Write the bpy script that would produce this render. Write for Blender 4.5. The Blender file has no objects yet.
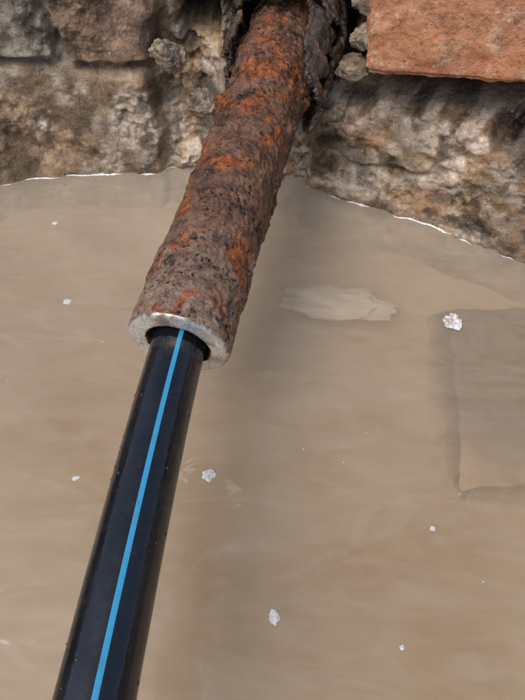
import bpy, bmesh, math, random
from mathutils import Vector, noise, Matrix
random.seed(7)
sc=bpy.context.scene
V=Vector
def fbm(p,o=4): return noise.fractal(p,1.0,2.0,o,noise_basis='PERLIN_ORIGINAL')
def sstep(a,b,x):
    t=max(0,min(1,(x-a)/(b-a))); return t*t*(3-2*t)
def lerp(a,b,t): return tuple(a[i]+(b[i]-a[i])*t for i in range(3))

# ---------- material helpers
class M:
    def __init__(s,name):
        s.m=bpy.data.materials.new(name); s.m.use_nodes=True
        s.nt=s.m.node_tree; s.n=s.nt.nodes; s.l=s.nt.links
        s.b=s.n['Principled BSDF']; s.out=s.n['Material Output']
        s.geo=s.n.new('ShaderNodeNewGeometry').outputs['Position']
    def set(s,k,v): s.b.inputs[k].default_value=v
    def lk(s,a,b): s.l.new(a,b)
    def noise(s,scale,detail=5,rough=.6,dist=0,vec=None):
        t=s.n.new('ShaderNodeTexNoise'); t.inputs['Scale'].default_value=scale
        t.inputs['Detail'].default_value=min(detail,5); t.inputs['Roughness'].default_value=rough
        t.inputs['Distortion'].default_value=dist
        s.lk(vec or s.geo,t.inputs['Vector']); return t.outputs['Fac']
    def voro(s,scale,feat='F1',vec=None,out='Distance',rnd=1):
        t=s.n.new('ShaderNodeTexVoronoi'); t.feature=feat; t.inputs['Scale'].default_value=scale
        t.inputs['Randomness'].default_value=rnd
        s.lk(vec or s.geo,t.inputs['Vector']); return t.outputs[out]
    def mapr(s,v,a,b,c=0,d=1):
        t=s.n.new('ShaderNodeMapRange'); s.lk(v,t.inputs['Value'])
        for k,x in zip(('From Min','From Max','To Min','To Max'),(a,b,c,d)): t.inputs[k].default_value=x
        return t.outputs['Result']
    def math(s,op,a,b=None):
        t=s.n.new('ShaderNodeMath'); t.operation=op
        for i,x in enumerate((a,b)):
            if x is None: continue
            if isinstance(x,(int,float)): t.inputs[i].default_value=x
            else: s.lk(x,t.inputs[i])
        return t.outputs[0]
    def mix(s,f,a,b,blend='MIX'):
        t=s.n.new('ShaderNodeMix'); t.data_type='RGBA'; t.blend_type=blend
        if isinstance(f,(int,float)): t.inputs[0].default_value=f
        else: s.lk(f,t.inputs[0])
        for i,x in ((6,a),(7,b)):
            if isinstance(x,tuple): t.inputs[i].default_value=(*x,1)
            else: s.lk(x,t.inputs[i])
        return t.outputs[2]
    def attr(s,name):
        t=s.n.new('ShaderNodeAttribute'); t.attribute_name=name; return t
    def stretch(s,sx,sy,sz,rot=(0,0,0)):
        t=s.n.new('ShaderNodeMapping'); s.lk(s.geo,t.inputs['Vector']); t.inputs['Scale'].default_value=(sx,sy,sz)
        t.inputs['Rotation'].default_value=rot; return t.outputs[0]
    def sep(s):
        t=s.n.new('ShaderNodeSeparateXYZ'); s.lk(s.geo,t.inputs[0]); return t.outputs
    def col(s,c): 
        if isinstance(c,tuple): s.b.inputs['Base Color'].default_value=(*c,1)
        else: s.lk(c,s.b.inputs['Base Color'])
    def rough(s,c):
        if isinstance(c,(int,float)): s.b.inputs['Roughness'].default_value=c
        else: s.lk(c,s.b.inputs['Roughness'])
    def bump(s,h,dist=.002,strength=1,prev=None):
        t=s.n.new('ShaderNodeBump'); t.inputs['Distance'].default_value=dist; t.inputs['Strength'].default_value=strength
        s.lk(h,t.inputs['Height'])
        if prev: s.lk(prev,t.inputs['Normal'])
        s.lk(t.outputs[0],s.b.inputs['Normal']); return t.outputs[0]

def mkobj(name,verts,faces,mats,fmat=None,smooth=True,cols=None,parent=None):
    me=bpy.data.meshes.new(name); me.from_pydata(verts,[],faces); 
    for m in mats: me.materials.append(m)
    if fmat: me.polygons.foreach_set('material_index',fmat)
    if smooth: me.polygons.foreach_set('use_smooth',[True]*len(faces))
    if cols:
        for an,cl in cols.items():
            a=me.color_attributes.new(an,'FLOAT_COLOR','POINT')
            a.data.foreach_set('color',[c for q in cl for c in (q[0],q[1],q[2],1)])
    me.update(); ob=bpy.data.objects.new(name,me); sc.collection.objects.link(ob)
    if parent: ob.parent=parent
    return ob
def blob(c,r,sc3=(1,1,1),amp=.3,fr=1.2,sub=3,seed=0,rot=0,oc=3):
    bm=bmesh.new(); bmesh.ops.create_icosphere(bm,subdivisions=sub,radius=1)
    vs=[];R=Matrix.Rotation(rot,3,'Z')
    for v in bm.verts:
        p=v.co.copy(); k=max(.25,1+amp*fbm(p*fr+V((seed*3.7,seed*1.3,0)),oc))
        q=V((p.x*sc3[0],p.y*sc3[1],p.z*sc3[2]))*k*r
        vs.append(tuple(R@q+V(c)))
    fs=[tuple(v.index for v in f.verts) for f in bm.faces]; bm.free(); return vs,fs
def rock(c,r,sc3,seed,sub=4):
    rnd=random.Random(seed); pl=[]
    for _ in range(9):
        d=V((rnd.gauss(0,1),rnd.gauss(0,1),rnd.gauss(0,1))).normalized(); pl.append((d,rnd.uniform(.5,.8)))
    bm=bmesh.new(); bmesh.ops.create_icosphere(bm,subdivisions=sub,radius=1); vs=[]
    for v in bm.verts:
        p=v.co.copy()
        for d,h in pl:
            e=p.dot(d)-h
            if e>0: p-=d*e*.85
        p*=1+.16*fbm(p*3.2+V((seed,0,0)),4)
        vs.append((c[0]+p.x*sc3[0]*r,c[1]+p.y*sc3[1]*r,c[2]+p.z*sc3[2]*r))
    fs=[tuple(v.index for v in f.verts) for f in bm.faces]; bm.free(); return vs,fs
def merge(parts):
    vs=[];fs=[]
    for a,b in parts:
        o=len(vs); vs+=a; fs+=[tuple(i+o for i in f) for f in b]
    return vs,fs

# ---------- pit wall
pts=[(-.495,.847),(-.215,.876),(.014,.858),(.108,.834),(.248,.768),(.344,.71),(.438,.645),(.60,.50),(.75,.25),(.80,-.1),(.7,-.55),(.4,-.85),(0,-.95),(-.45,-.88),(-.8,-.6),(-.95,-.1),(-.93,.4),(-.8,.7)]
N=len(pts); P=[V((a,b,0)) for a,b in pts]
def cr(i,t):
    p0,p1,p2,p3=P[(i-1)%N],P[i%N],P[(i+1)%N],P[(i+2)%N]
    return .5*((2*p1)+(p2-p0)*t+(2*p0-5*p1+4*p2-p3)*t*t+(3*p1-p0-3*p2+p3)*t**3)
base=[]
for i in range(N):
    L=(P[(i+1)%N]-P[i]).length
    fine = (i<=6) or i==N-1
    n=max(2,int(L/(.0021 if fine else .02)))
    for k in range(n): base.append((cr(i,k/n),fine))
nb=len(base)
nrm=[]
for j in range(nb):
    d=(base[(j+1)%nb][0]-base[j-1][0]).normalized()
    nrm.append(V((d.y,-d.x,0)))
PIPE_C=(.032,.240)
def box(x,z,x0,x1,z0,z1,soft=.012):
    return sstep(x0-soft,x0+soft,x)*(1-sstep(x1-soft,x1+soft,x))*sstep(z0-soft,z0+soft,z)*(1-sstep(z1-soft,z1+soft,z))
BROWN=(.33,.245,.17);GREY=(.36,.325,.27);RED=(.36,.23,.16);OCH=(.50,.36,.22);PALE=(.70,.61,.53);MORT=(.30,.275,.24);DARK=(.030,.024,.019);SILT=(.52,.43,.33)
def wallf(b,z,front):
    x=b.x
    p=V((b.x,b.y,z))
    w1=fbm(p*9,3)*.016; w2=fbm(p*9+V((5,3,1)),3)*.016
    xx=x+w1; zz=z+w2
    rg=sstep(-.25,.35,fbm(p*8+V((2,9,4)),2))
    n1=fbm(p*7+V((9,0,0)),3); n2=fbm(p*26,4); n3=fbm(p*80,4)
    rd=1-abs(fbm(p*38+V((3,3,3)),4))*2
    d=n1*.010+n2*.0085*(.35+.9*rg)+n3*.0036*(.15+1.1*rg)
    c=lerp(BROWN,GREY,sstep(-.3,.4,fbm(p*14,4)))
    if front:
        d-=.020*sstep(-.65,-.6,x)
        a=box(xx,zz,-.62,-.185,-.2,.188,.010); d+=.030*a
        c=lerp(c,lerp((.31,.225,.15),(.46,.34,.22),sstep(-.2,.4,fbm(p*20,4))),a)
        c=lerp(c,(.58,.50,.42),sstep(.04,.36,fbm(p*13+V((8,1,0)),4))*a*.85)
        a=box(xx,zz,-.62,-.335,.205,.6,.008); d+=.022*a; c=lerp(c,GREY,a)
        a=box(xx,zz,-.318,-.165,.200,.6,.008); d+=.030*a; c=lerp(c,RED,a*.85)
        a=box(xx,zz,-.165,-.085,.03,.6,.02); d-=.020*a+.012*a*rd; c=lerp(c,lerp(OCH,PALE,sstep(-.1,.3,fbm(p*30,4))),a*.95)
        a=box(xx,zz,-.17,.10,-.2,.14,.015); d+=.012*a+.010*a*(rd-.3); c=lerp(c,lerp((.42,.29,.19),PALE,sstep(-.3,.2,fbm(p*34,4))),a*.9)
        zt=.160+.16*(max(x,.1)-.1)
        a=box(xx,zz,.095,.56,-.2,zt,.010); d+=.040*a
        cc=lerp((.42,.30,.18),(.60,.51,.42),sstep(-.25,.15,fbm(V((p.x*14,p.y*14,p.z*26)),4)))
        cc=lerp(cc,(.42,.24,.15),sstep(.1,.5,fbm(p*11+V((4,4,4)),3))*.8)
        cc=lerp(cc,(.12,.09,.07),sstep(.15,.45,fbm(p*22+V((1,7,4)),4))*.8)
        c=lerp(c,cc,a)
        tp=box(xx,zz,.10,.56,zt-.03,zt+.010,.010); c=lerp(c,(.70,.60,.52),tp*sstep(-.2,.1,n2)*.85)
        a=box(xx,zz,.11,.52,.070+.10*(x-.1),.078+.10*(x-.1),.006); d-=.010*a*sstep(-.3,.2,fbm(p*12,2)); c=lerp(c,(.10,.08,.06),a*.5)
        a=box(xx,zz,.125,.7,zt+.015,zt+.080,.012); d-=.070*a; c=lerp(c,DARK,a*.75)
        a=box(xx,zz,.055,.125,.15,.6,.015); d+=.012*a; c=lerp(c,MORT,a)
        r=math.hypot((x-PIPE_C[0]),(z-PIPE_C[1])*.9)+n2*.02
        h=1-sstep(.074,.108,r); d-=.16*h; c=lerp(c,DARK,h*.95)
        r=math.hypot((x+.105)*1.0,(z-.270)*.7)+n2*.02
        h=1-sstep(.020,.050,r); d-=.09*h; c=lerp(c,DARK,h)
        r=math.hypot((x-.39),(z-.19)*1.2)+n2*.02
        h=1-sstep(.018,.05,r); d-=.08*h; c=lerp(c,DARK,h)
    c=lerp(c,tuple(k*.45 for k in c),sstep(.0,.7,-n2*1.6))
    wl=1-sstep(.0,.022,z+n2*.012); 
    c=lerp(c,(.24,.18,.125),wl*.6)
    c=lerp(SILT,c,sstep(-.016,-.002,z))
    return d,c
zs=[-.2,-.12,-.06]+[-.03+.0021*i for i in range(194)]
z=zs[-1]
while z<.43: z+=.02; zs.append(z)
vs=[];cs=[];fs=[]
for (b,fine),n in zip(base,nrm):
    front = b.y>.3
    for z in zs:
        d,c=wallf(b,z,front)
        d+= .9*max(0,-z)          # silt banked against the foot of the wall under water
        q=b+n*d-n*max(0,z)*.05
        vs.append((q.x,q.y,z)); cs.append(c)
nz=len(zs)
for j in range(nb):
    k=(j+1)%nb
    for i in range(nz-1): fs.append((j*nz+i,j*nz+i+1,k*nz+i+1,k*nz+i))
mw=M('wet_masonry')
col=mw.attr('Col').outputs['Color']
n=mw.noise(55,5,.78); n2=mw.noise(230,5,.78); n3=mw.noise(24,5,.65,1)
rgm=mw.mapr(mw.noise(12,3),.40,.60,.15,1)
above=mw.mapr(mw.sep()[2],-.012,0)
c=mw.mix(mw.mapr(n,.34,.66),mw.mix(1,col,(.55,.52,.50),'MULTIPLY'),mw.mix(1,col,(1.36,1.34,1.32),'MULTIPLY'))
c=mw.mix(mw.mapr(n2,.58,.66,0,.75),c,(.66,.60,.53))
c=mw.mix(mw.mapr(n2,.40,.33,0,.85),c,(.03,.022,.018))
c=mw.mix(mw.mapr(n3,.60,.68,0,.4),c,(.44,.26,.14))
c=mw.mix(mw.mapr(n3,.38,.32,0,.5),c,(.10,.085,.075))
c=mw.mix(above,col,c)
mw.col(c)
mw.rough(mw.mapr(n3,.35,.65,.13,.5))
b=mw.bump(mw.math('MULTIPLY',n,rgm),.012,1); b=mw.bump(mw.math('MULTIPLY',n2,rgm),.0045,1,b)
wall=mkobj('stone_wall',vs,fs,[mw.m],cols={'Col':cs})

# ---------- ground around the pit
ring=[vs[j*nz+nz-1] for j in range(nb)]
gv=[];gf=[]
R=[0,.15,.5,1.5,5,20,80,300]
for j in range(0,nb):
    q=V(ring[j]); dr=V((q.x,q.y,0)).normalized()
    for k,r in enumerate(R):
        p=q+dr*r; gv.append((p.x,p.y,q.z+ (.02*fbm(p*3) if 0<k<5 else 0)))
for j in range(nb):
    k=(j+1)%nb
    for i in range(len(R)-1): gf.append((j*8+i,j*8+i+1,k*8+i+1,k*8+i))
mg=M('soil'); mg.col(mg.mix(mg.noise(8,5,.7),(.07,.05,.035),(.2,.15,.10))); mg.rough(.9); mg.bump(mg.noise(40,5,.7),.01)
mkobj('ground',gv,gf,[mg.m])

# ---------- water and bottom
def grid(x0,x1,y0,y1,n,zf):
    v=[];f=[]
    for i in range(n+1):
        for j in range(n+1):
            x=x0+(x1-x0)*i/n;y=y0+(y1-y0)*j/n; v.append((x,y,zf(x,y)))
    for i in range(n):
        for j in range(n):
            a=i*(n+1)+j; f.append((a,a+n+1,a+n+2,a+1))
    return v,f
mwt=M('muddy_water')
big=mwt.noise(2.4,3,.5,.8); st=mwt.noise(6,5,.60,2.2,vec=mwt.stretch(1,2.4,1,(0,0,.5)))
c=mwt.mix(mwt.mapr(big,.36,.64),(.40,.30,.195),(.49,.405,.30))
c=mwt.mix(mwt.mapr(st,.42,.68,0,.4),c,(.57,.495,.40))
c=mwt.mix(mwt.mapr(mwt.sep()[1],.25,.78,0,.75),c,(.53,.49,.43))  # greyer toward the far wall: sky reflection painted into the water colour
c=mwt.mix(mwt.mapr(mwt.noise(420,2,.5),.70,.76,0,.5),c,(.66,.61,.52))
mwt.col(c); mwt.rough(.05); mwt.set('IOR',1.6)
rp=mwt.noise(12,2,.5,.4,vec=mwt.stretch(1,1.8,1,(0,0,.3)))
mwt.bump(rp,.006,.8)
tr=mwt.n.new('ShaderNodeBsdfTransparent'); tr.inputs[0].default_value=(.95,.89,.79,1)
mx=mwt.n.new('ShaderNodeMixShader'); mx.inputs[0].default_value=.52
mwt.lk(tr.outputs[0],mx.inputs[1]); mwt.lk(mwt.b.outputs[0],mx.inputs[2]); mwt.lk(mx.outputs[0],mwt.out.inputs['Surface'])
v,f=grid(-1.15,1.05,-1.15,1.1,60,lambda x,y:0)
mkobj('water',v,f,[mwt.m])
mb=M('silt'); 
c=mb.mix(mb.mapr(mb.noise(3.5,4,.5,.6),.35,.65),(.48,.36,.245),(.64,.54,.42)); c=mb.mix(mb.mapr(mb.noise(10,5,.65,1.2),.48,.68,0,.5),c,(.68,.60,.49))
mb.col(c); mb.rough(.9)
v,f=grid(-1.2,1.1,-1.2,1.15,40,lambda x,y:-.05+.012*fbm(V((x*4,y*4,0))))
mkobj('pit_bottom',v,f,[mb.m])

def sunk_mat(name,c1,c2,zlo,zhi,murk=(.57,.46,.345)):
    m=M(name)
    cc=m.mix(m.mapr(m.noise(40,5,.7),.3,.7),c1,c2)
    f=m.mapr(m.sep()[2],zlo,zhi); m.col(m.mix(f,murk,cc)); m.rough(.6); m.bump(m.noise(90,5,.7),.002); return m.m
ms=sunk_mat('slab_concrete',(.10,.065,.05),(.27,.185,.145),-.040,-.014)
sv=[];sf=[];n=100
for i in range(n+1):
    for j in range(n+1):
        u=i/n; w=j/n
        x=.264+.026*w+.27*u+.006*fbm(V((w*5,u*2,1)),4); y=.538-.28*(1-w)+.005*fbm(V((u*6,w*2,5)),4)
        top=1-sstep(0,.03,1-w)
        lft=1-sstep(0,.06+.06*(1-w),u)
        bot=1-sstep(0,.30,w)
        zt=-.0028-.004*(1-w)+.0014*fbm(V((x*18,y*18,0)),4)
        zt+= -.004*top-(.005+.012*(1-w))*lft-.026*bot
        sv.append((x,y,zt))
for i in range(n):
    for j in range(n):
        a=i*(n+1)+j; sf.append((a,a+n+1,a+n+2,a+1))
edge=[i*(n+1) for i in range(n+1)]+[n*(n+1)+j for j in range(1,n+1)]+[i*(n+1)+n for i in range(n-1,-1,-1)]+[j for j in range(n-1,0,-1)]
o=len(sv); cx,cy=.40,.40
for e in edge:
    q=V(sv[e]); dd=V((q.x-cx,q.y-cy,0)).normalized()*.035
    sv.append((q.x+dd.x,q.y+dd.y,-.06))
for k in range(len(edge)):
    q=(k+1)%len(edge); sf.append((edge[k],edge[q],o+q,o+k))
mkobj('stone_slab',sv,sf,[ms])
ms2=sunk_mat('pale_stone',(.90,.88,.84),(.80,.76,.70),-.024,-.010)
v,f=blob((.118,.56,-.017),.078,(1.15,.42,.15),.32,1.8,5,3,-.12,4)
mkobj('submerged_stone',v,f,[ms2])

# ---------- waterline meniscus highlight, modelled as a thin pale tube
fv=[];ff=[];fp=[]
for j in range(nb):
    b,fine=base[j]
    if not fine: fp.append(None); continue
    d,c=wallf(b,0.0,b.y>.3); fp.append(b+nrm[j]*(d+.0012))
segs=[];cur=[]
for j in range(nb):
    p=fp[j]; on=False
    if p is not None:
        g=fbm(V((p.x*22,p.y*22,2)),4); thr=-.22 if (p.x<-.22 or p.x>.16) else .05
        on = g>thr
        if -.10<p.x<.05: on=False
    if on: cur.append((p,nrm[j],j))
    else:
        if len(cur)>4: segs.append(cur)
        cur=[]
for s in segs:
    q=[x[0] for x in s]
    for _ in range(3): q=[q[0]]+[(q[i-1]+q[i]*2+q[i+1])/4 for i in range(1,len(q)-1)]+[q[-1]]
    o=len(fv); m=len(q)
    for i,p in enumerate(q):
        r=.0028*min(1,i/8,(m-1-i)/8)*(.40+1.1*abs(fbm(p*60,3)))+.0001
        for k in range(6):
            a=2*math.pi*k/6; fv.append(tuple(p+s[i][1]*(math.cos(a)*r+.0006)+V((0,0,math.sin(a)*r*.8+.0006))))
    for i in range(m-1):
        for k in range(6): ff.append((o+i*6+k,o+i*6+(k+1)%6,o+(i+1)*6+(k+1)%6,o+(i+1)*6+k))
mf=M('meniscus_glint'); mf.col((.85,.87,.88)); mf.rough(.15); mf.set('IOR',1.4)  # whitish colour stands in for sky glinting off the meniscus
mkobj('waterline_glint',fv,ff,[mf.m])

# ---------- floating debris
parts=[]
deb=[(-.0675,.262,.0085,1.05,.85,.3),(-.306,.547,.0062,1,.8,0),(.0125,.100,.0070,.75,1.2,.2),(-.365,.727,.0045,1,1,0),(-.235,.258,.004,1.3,.6,.3),(.203,.195,.003,1,1,0),(.148,.07,.0025,1,1,0)]
for i,(x,y,r,a,b2,ro) in enumerate(deb):
    parts.append(blob((x,y,.0003),r,(a,b2,.10),.42,1.1,4,i+1,ro,3))
for i in range(14):
    x=random.uniform(-.42,.4);y=random.uniform(.0,.75); parts.append(blob((x,y,.0002),random.uniform(.0005,.0012),(1.2,1,.3),.4,1.2,2,i,0))
v,f=merge(parts)
md=M('scum'); md.col(md.mix(md.mapr(md.noise(130,5,.7),.38,.62),(.50,.47,.42),(.80,.83,.86))); md.rough(.3); md.bump(md.noise(300,5),.001)
mkobj('floating_debris',v,f,[md.m])
v,f=grid(-1,1,-1,1,50,lambda x,y:0)
nv=[]
for (x,y,_) in v:
    r=math.hypot(x,y); sc_=1/max(1,r) ; x2=x*(.7+.3*sc_);y2=y*(.7+.3*sc_)
    th=math.atan2(y,x)
    k=.0135*(1+.45*fbm(V((math.cos(th)*1.1,math.sin(th)*1.1,3)),3)*min(1,r*2))
    rg=abs(fbm(V((x*1.1,y*1.1,4)),3))
    nv.append((.288+x2*k,.506+y2*k*1.1,.0025+.010*rg*max(0,1.1-.6*r)))
mpl=M('plastic_film'); mpl.col(mpl.mix(mpl.mapr(mpl.noise(110,4),.38,.62),(.46,.42,.38),(.80,.84,.88))); mpl.rough(.12)
mkobj('plastic_scrap',nv,f,[mpl.m])

# ---------- pipes
def frame(A):
    A=A.normalized(); S=A.cross(V((0,0,1))).normalized(); U=S.cross(A).normalized(); return A,S,U
P0=V((-.089,.331,.186)); P1=V((.032,.858,.236))
A,S,U=frame(P1-P0)
LEN=.70
RO=.0555; RI=.0345
prof=[]
for i in range(8): prof.append((.14-.14*i/7+.002*(i==7),RI,2))
for i in range(12): prof.append((0,RI+.001+(RO-.0045-RI)*i/11,1))
prof+= [(.0012,RO-.0018,1),(.003,RO-.0004,0)]
l=.0045
while l<LEN: prof.append((l,RO,0)); l+=.0018
NT=250; vs=[];hs=[];fm=[];fs=[]
for (l,r,k) in prof:
    for t in range(NT):
        a=2*math.pi*t/NT
        dr=S*math.cos(a)+U*math.sin(a)
        q=dr*RO+A*l
        h=0
        if k==0:
            n1=fbm(q*14,3); n2=fbm(q*48+V((1,2,3)),4); n3=fbm(q*150,3)
            rid=max(0,fbm(q*34+V((7,7,7)),4)-.16)
            fade=sstep(.0,.02,l)
            far=sstep(.10,.45,l)
            plate=sstep(.05,.10,fbm(q*20+V((2,8,1)),3))+.7*sstep(.08,.12,fbm(q*42+V((9,8,1)),3))*far
            h=(n1*.0020+n2*.0018*(.6+.9*far)+n3*.0011+rid*.009*(.3+far)+plate*.0019)*fade
            cell=noise.voronoi(q*95)[0][0]
            h-=.0016*(1-sstep(.1,.4,cell))*fade
            rr=r+h-.0025*sstep(.0,.12,l)+ .003*sstep(.35,.5,l)
        elif k==1:
            rr=r+.0012*fbm(q*20,2)*(r>RO-.006)
            l2=l+.0011*fbm(dr*3+V((0,0,5)),3)+.0004*fbm(dr*r*300,2)
        else: rr=r+.002*fbm(q*60,3)
        ll=l if k!=1 else l2
        p=P0+A*ll+dr*rr
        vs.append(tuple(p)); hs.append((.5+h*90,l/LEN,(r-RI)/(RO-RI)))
for i in range(len(prof)-1):
    for t in range(NT):
        u=(t+1)%NT; fs.append((i*NT+t,i*NT+u,(i+1)*NT+u,(i+1)*NT+t)); fm.append(prof[i][2] if prof[i+1][2]!=0 or prof[i][2]!=1 else 1)
mr=M('rusted_iron')
at=mr.attr('H'); sp=mr.n.new('ShaderNodeSeparateColor'); mr.lk(at.outputs['Color'],sp.inputs[0]); h=sp.outputs[0]; al=sp.outputs[1]
nA=mr.noise(24,5,.7,.5); nB=mr.noise(90,5,.78); nC=mr.noise(300,4,.7); nD=mr.noise(15,5,.70,1.2)
c=mr.mix(mr.mapr(nA,.38,.62),(.085,.037,.022),(.21,.105,.062))
c=mr.mix(mr.mapr(nB,.50,.66,0,.65),c,(.33,.19,.12))
c=mr.mix(mr.mapr(nB,.46,.36,0,.7),c,(.040,.020,.014))
c=mr.mix(mr.math('MULTIPLY',mr.mapr(al,.22,.02),mr.mapr(nB,.38,.58,.1,.8)),c,(.40,.30,.225))
c=mr.mix(mr.mapr(nD,.515,.585,0,.9),c,mr.mix(mr.mapr(nB,.40,.60),(.10,.028,.012),(.50,.14,.028)))
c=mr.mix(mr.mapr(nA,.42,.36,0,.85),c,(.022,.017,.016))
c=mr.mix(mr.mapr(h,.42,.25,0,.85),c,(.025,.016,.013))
c=mr.mix(mr.mapr(nC,.62,.70,0,.55),c,(.54,.45,.37))
vd=mr.voro(150); pit=mr.mapr(vd,.34,.16)
pit=mr.math('MULTIPLY',pit,mr.mapr(mr.noise(30,2),.46,.56))
c=mr.mix(pit,c,(.015,.011,.010))
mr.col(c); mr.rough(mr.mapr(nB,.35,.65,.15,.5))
b=mr.bump(nB,.0055,1); b=mr.bump(nC,.0019,1,b); inv=mr.math('SUBTRACT',1.0,pit); b=mr.bump(inv,.0018,.9,b)
mc=M('cut_iron')
at=mc.attr('H'); sp=mc.n.new('ShaderNodeSeparateColor'); mc.lk(at.outputs['Color'],sp.inputs[0]); rad=sp.outputs[2]
cn=mc.noise(140,5,.65,vec=mc.stretch(3,.5,.5)); 
c=mc.mix(mc.mapr(cn,.3,.7),(.46,.46,.45),(.78,.79,.79))
c=mc.mix(mc.mapr(mc.noise(34,5,.7),.50,.60,0,.75),c,(.30,.21,.14))
rn=mc.math('ADD',rad,mc.mapr(mc.noise(70,4),.3,.7,-.10,.10))
c=mc.mix(mc.mapr(rn,.14,.02,0,.9),c,(.09,.055,.035))
c=mc.mix(mc.mapr(rn,.90,1.0,0,.8),c,(.14,.09,.06))
mc.col(c); mc.set('Metallic',.55); mc.rough(mc.mapr(mc.noise(60,4),.3,.7,.22,.42)); mc.bump(cn,.0008,.7)
mi=M('bore_rust'); mi.col(mi.mix(mi.noise(80,5),(.02,.014,.010),(.08,.045,.025))); mi.rough(.8); mi.bump(mi.noise(150,5),.003)
rp=mkobj('rusty_iron_pipe',vs,fs,[mr.m,mc.m,mi.m],fm,cols={'H':hs})

mk=M('flaked_iron')
c=mk.mix(mk.mapr(mk.noise(60,5,.75),.35,.65),(.016,.013,.012),(.10,.07,.055)); c=mk.mix(mk.mapr(mk.noise(35,5,.7),.56,.66,0,.8),c,(.28,.12,.045))
c=mk.mix(mk.mapr(mk.noise(160,5,.7),.58,.68,0,.6),c,(.40,.35,.30))
mk.col(c); mk.rough(mk.mapr(mk.noise(60,3),.3,.7,.2,.55)); mk.bump(mk.noise(200,5,.7),.003)
sv=[];sf=[];nl=110;nt=260
keep={}
for i in range(nl):
    l=.38+.25*i/(nl-1)
    for t in range(nt):
        a=2*math.pi*t/nt; dr=S*math.cos(a)+U*math.sin(a); q=dr*.07+A*l
        r=.078+.008*sstep(.42,.56,l)+.010*fbm(q*18,3)+.003*fbm(q*90,3)
        sv.append(tuple(P0+A*l+dr*r))
        ca=math.cos(a)
        start=.538-.135*sstep(.35,.95,ca)-.06*sstep(.4,.9,-ca)+.05*fbm(dr*3.2+V((2.2,0,0)),4)
        hole=fbm(q*30+V((4,1,0)),3)
        keep[(i,t)]= l>start and hole<.20
for i in range(nl-1):
    for t in range(nt):
        u=(t+1)%nt
        if keep[(i,t)] and keep[(i+1,u)] and keep[(i,u)] and keep[(i+1,t)]: sf.append((i*nt+t,i*nt+u,(i+1)*nt+u,(i+1)*nt+t))
so=mkobj('broken_socket',sv,sf,[mk.m],parent=rp)
mod=so.modifiers.new('sol','SOLIDIFY'); mod.thickness=.007; mod.offset=0

# black plastic pipe
Q=[V((-.060,.46,.182)),V((-.0885,.331,.1855)),V((-.117,.016,.201)),V((-.135,-.35,.225)),V((-.15,-.95,.28))]
path=[]
for i in range(len(Q)-1):
    p0=Q[max(0,i-1)];p1=Q[i];p2=Q[i+1];p3=Q[min(len(Q)-1,i+2)]
    for k in range(40):
        t=k/40; path.append(.5*((2*p1)+(p2-p0)*t+(2*p0-5*p1+4*p2-p3)*t*t+(3*p1-p0-3*p2+p3)*t**3))
RB=.0285; NT=120; vs=[];fs=[];fm=[]
stripe_a=math.radians(90-14)
for i,p in enumerate(path):
    T=(path[min(i+1,len(path)-1)]-path[max(i-1,0)])*-1
    A2,S2,U2=frame(T)
    for t in range(NT):
        a=2*math.pi*(t-.5)/NT+stripe_a
        vs.append(tuple(p+(S2*math.cos(a)+U2*math.sin(a))*RB))
for i in range(len(path)-1):
    for t in range(NT):
        u=(t+1)%NT; fs.append((i*NT+t,i*NT+u,(i+1)*NT+u,(i+1)*NT+t)); fm.append(1 if t in (0,1,NT-1) else 0)
mp=M('black_polyethylene')
nn=mp.noise(30,5,.7); n5=mp.noise(110,5,.7)
c=mp.mix(mp.mapr(nn,.4,.7,0,.6),(.006,.0075,.010),(.018,.022,.028))
c=mp.mix(mp.mapr(n5,.60,.74,0,.25),c,(.08,.08,.08))
mp.col(c); mp.rough(mp.mapr(mp.noise(18,5,.75),.38,.62,.07,.28)); mp.bump(mp.noise(45,3,.5),.0016,.6)
mp.set('Specular IOR Level',.75)
mbl=M('blue_stripe'); mbl.col(mbl.mix(mbl.mapr(mbl.noise(120,5,.7),.5,.68,0,.7),(.045,.33,.58),(.08,.22,.32))); mbl.rough(.3)
bp=mkobj('plastic_water_pipe',vs,fs,[mp.m,mbl.m],fm)
parts=[]
for i in range(110):
    k=random.uniform(40,118); p=path[int(k)].lerp(path[int(k)+1],k%1)
    T=(path[int(k)+1]-path[int(k)-1])*-1; A2,S2,U2=frame(T)
    a=math.radians(random.choice([random.gauss(155,15),random.gauss(15,12)]))
    r=random.choice([.0005,.0008,.0013]); c0=p+(S2*math.cos(a)+U2*math.sin(a))*(RB-r*.3)
    parts.append(blob(c0,r,(1,1.2,1),.3,1,2,i))
v,f=merge(parts)
mdp=M('droplet'); mdp.col((.03,.035,.04)); mdp.rough(.02)
mkobj('droplets',v,f,[mdp.m],parent=bp)

# ---------- old brick
bm=bmesh.new(); bmesh.ops.create_cube(bm,size=1)
bmesh.ops.scale(bm,vec=(.255,.12,.125),verts=bm.verts)
bmesh.ops.bevel(bm,geom=bm.edges[:],offset=.006,segments=2,affect='EDGES')
me=bpy.data.meshes.new('red_brick'); bm.to_mesh(me); bm.free()
br=bpy.data.objects.new('red_brick',me); sc.collection.objects.link(br)
rm=br.modifiers.new('rm','REMESH'); rm.mode='VOXEL'; rm.voxel_size=.0018; rm.use_smooth_shade=True
tx=bpy.data.textures.new('bt','CLOUDS'); tx.noise_scale=.06; tx.noise_depth=6
dm=br.modifiers.new('d','DISPLACE'); dm.texture=tx; dm.strength=.016; dm.mid_level=.5
tx2=bpy.data.textures.new('bt2','CLOUDS'); tx2.noise_scale=.012; tx2.noise_depth=3
dm=br.modifiers.new('d2','DISPLACE'); dm.texture=tx2; dm.strength=.003; dm.mid_level=.5
br.rotation_euler=(math.radians(-6),math.radians(-7),math.radians(-22))
br.location=(.275,.757,.329)
mbk=M('fired_clay')
n1=mbk.noise(22,5,.7); n6=mbk.noise(110,5,.78)
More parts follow.
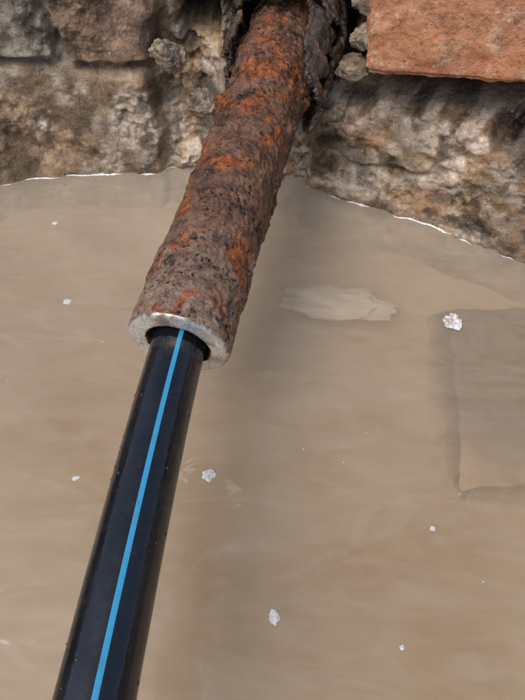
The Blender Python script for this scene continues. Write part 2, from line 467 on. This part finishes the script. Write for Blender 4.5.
c=mbk.mix(mbk.mapr(n1,.35,.65),(.36,.140,.065),(.54,.245,.125))
c=mbk.mix(mbk.mapr(mbk.noise(40,5,.75),.53,.63,0,.65),c,(.64,.47,.34)); c=mbk.mix(mbk.mapr(mbk.noise(14,5,.7),.54,.64,0,.7),c,(.22,.115,.07)); c=mbk.mix(mbk.mapr(n6,.42,.34,0,.8),c,(.13,.06,.04))
mbk.col(c); mbk.rough(mbk.mapr(n1,.3,.7,.2,.55)); b=mbk.bump(mbk.noise(60,5,.7),.0045); mbk.bump(n6,.003,1,b); me.materials.append(mbk.m)

# a few loose lumps of stone wedged round the socket
parts=[]
for i,(x,y,z,r) in enumerate([(-.145,.865,.225,.024),(.135,.818,.225,.026),(-.055,.875,.325,.024),(.112,.815,.155,.018),(-.10,.872,.14,.024),(.145,.805,.275,.022)]):
    parts.append(rock((x,y,z),r,(1.3,.9,.9),i+60,5))
v,f=merge(parts)
mru=M('rubble_stone'); nn=mru.noise(40,5,.75); c=mru.mix(mru.mapr(nn,.38,.62),(.09,.07,.055),(.40,.31,.225)); c=mru.mix(mru.mapr(mru.noise(90,5,.7),.52,.62,0,.7),c,(.60,.52,.44)); mru.col(c); mru.rough(mru.mapr(nn,.3,.7,.2,.6)); mru.bump(mru.noise(70,5,.78),.010)
mkobj('rubble',v,f,[mru.m])

# ---------- light
el,az=math.radians(56),math.radians(-140)
w=bpy.data.worlds.new('World'); sc.world=w; w.use_nodes=True
nt=w.node_tree; sk=nt.nodes.new('ShaderNodeTexSky'); sk.sky_type='NISHITA'; sk.sun_disc=False
sk.sun_elevation=el; sk.sun_rotation=az; sk.air_density=1; sk.dust_density=4; sk.ozone_density=1
bg=nt.nodes['Background']; bg.inputs[1].default_value=.15; nt.links.new(sk.outputs[0],bg.inputs[0])
sd=bpy.data.lights.new('sun','SUN'); sd.energy=1.5; sd.angle=math.radians(40); sd.color=(1,.97,.91)
so2=bpy.data.objects.new('sun',sd); sc.collection.objects.link(so2)
dirv=V((math.sin(az)*math.cos(el),math.cos(az)*math.cos(el),math.sin(el)))
so2.rotation_euler=dirv.to_track_quat('Z','Y').to_euler()
cam=bpy.data.cameras.new('camera'); co=bpy.data.objects.new('camera',cam); sc.collection.objects.link(co)
cam.sensor_fit='VERTICAL'; cam.sensor_height=24; cam.lens=18.51; cam.clip_start=.01; cam.clip_end=1000
co.location=(0,0,.65); co.rotation_euler=(math.radians(35),0,0); sc.camera=co
sc.view_settings.view_transform='Standard'; sc.view_settings.look='None'; sc.view_settings.exposure=0
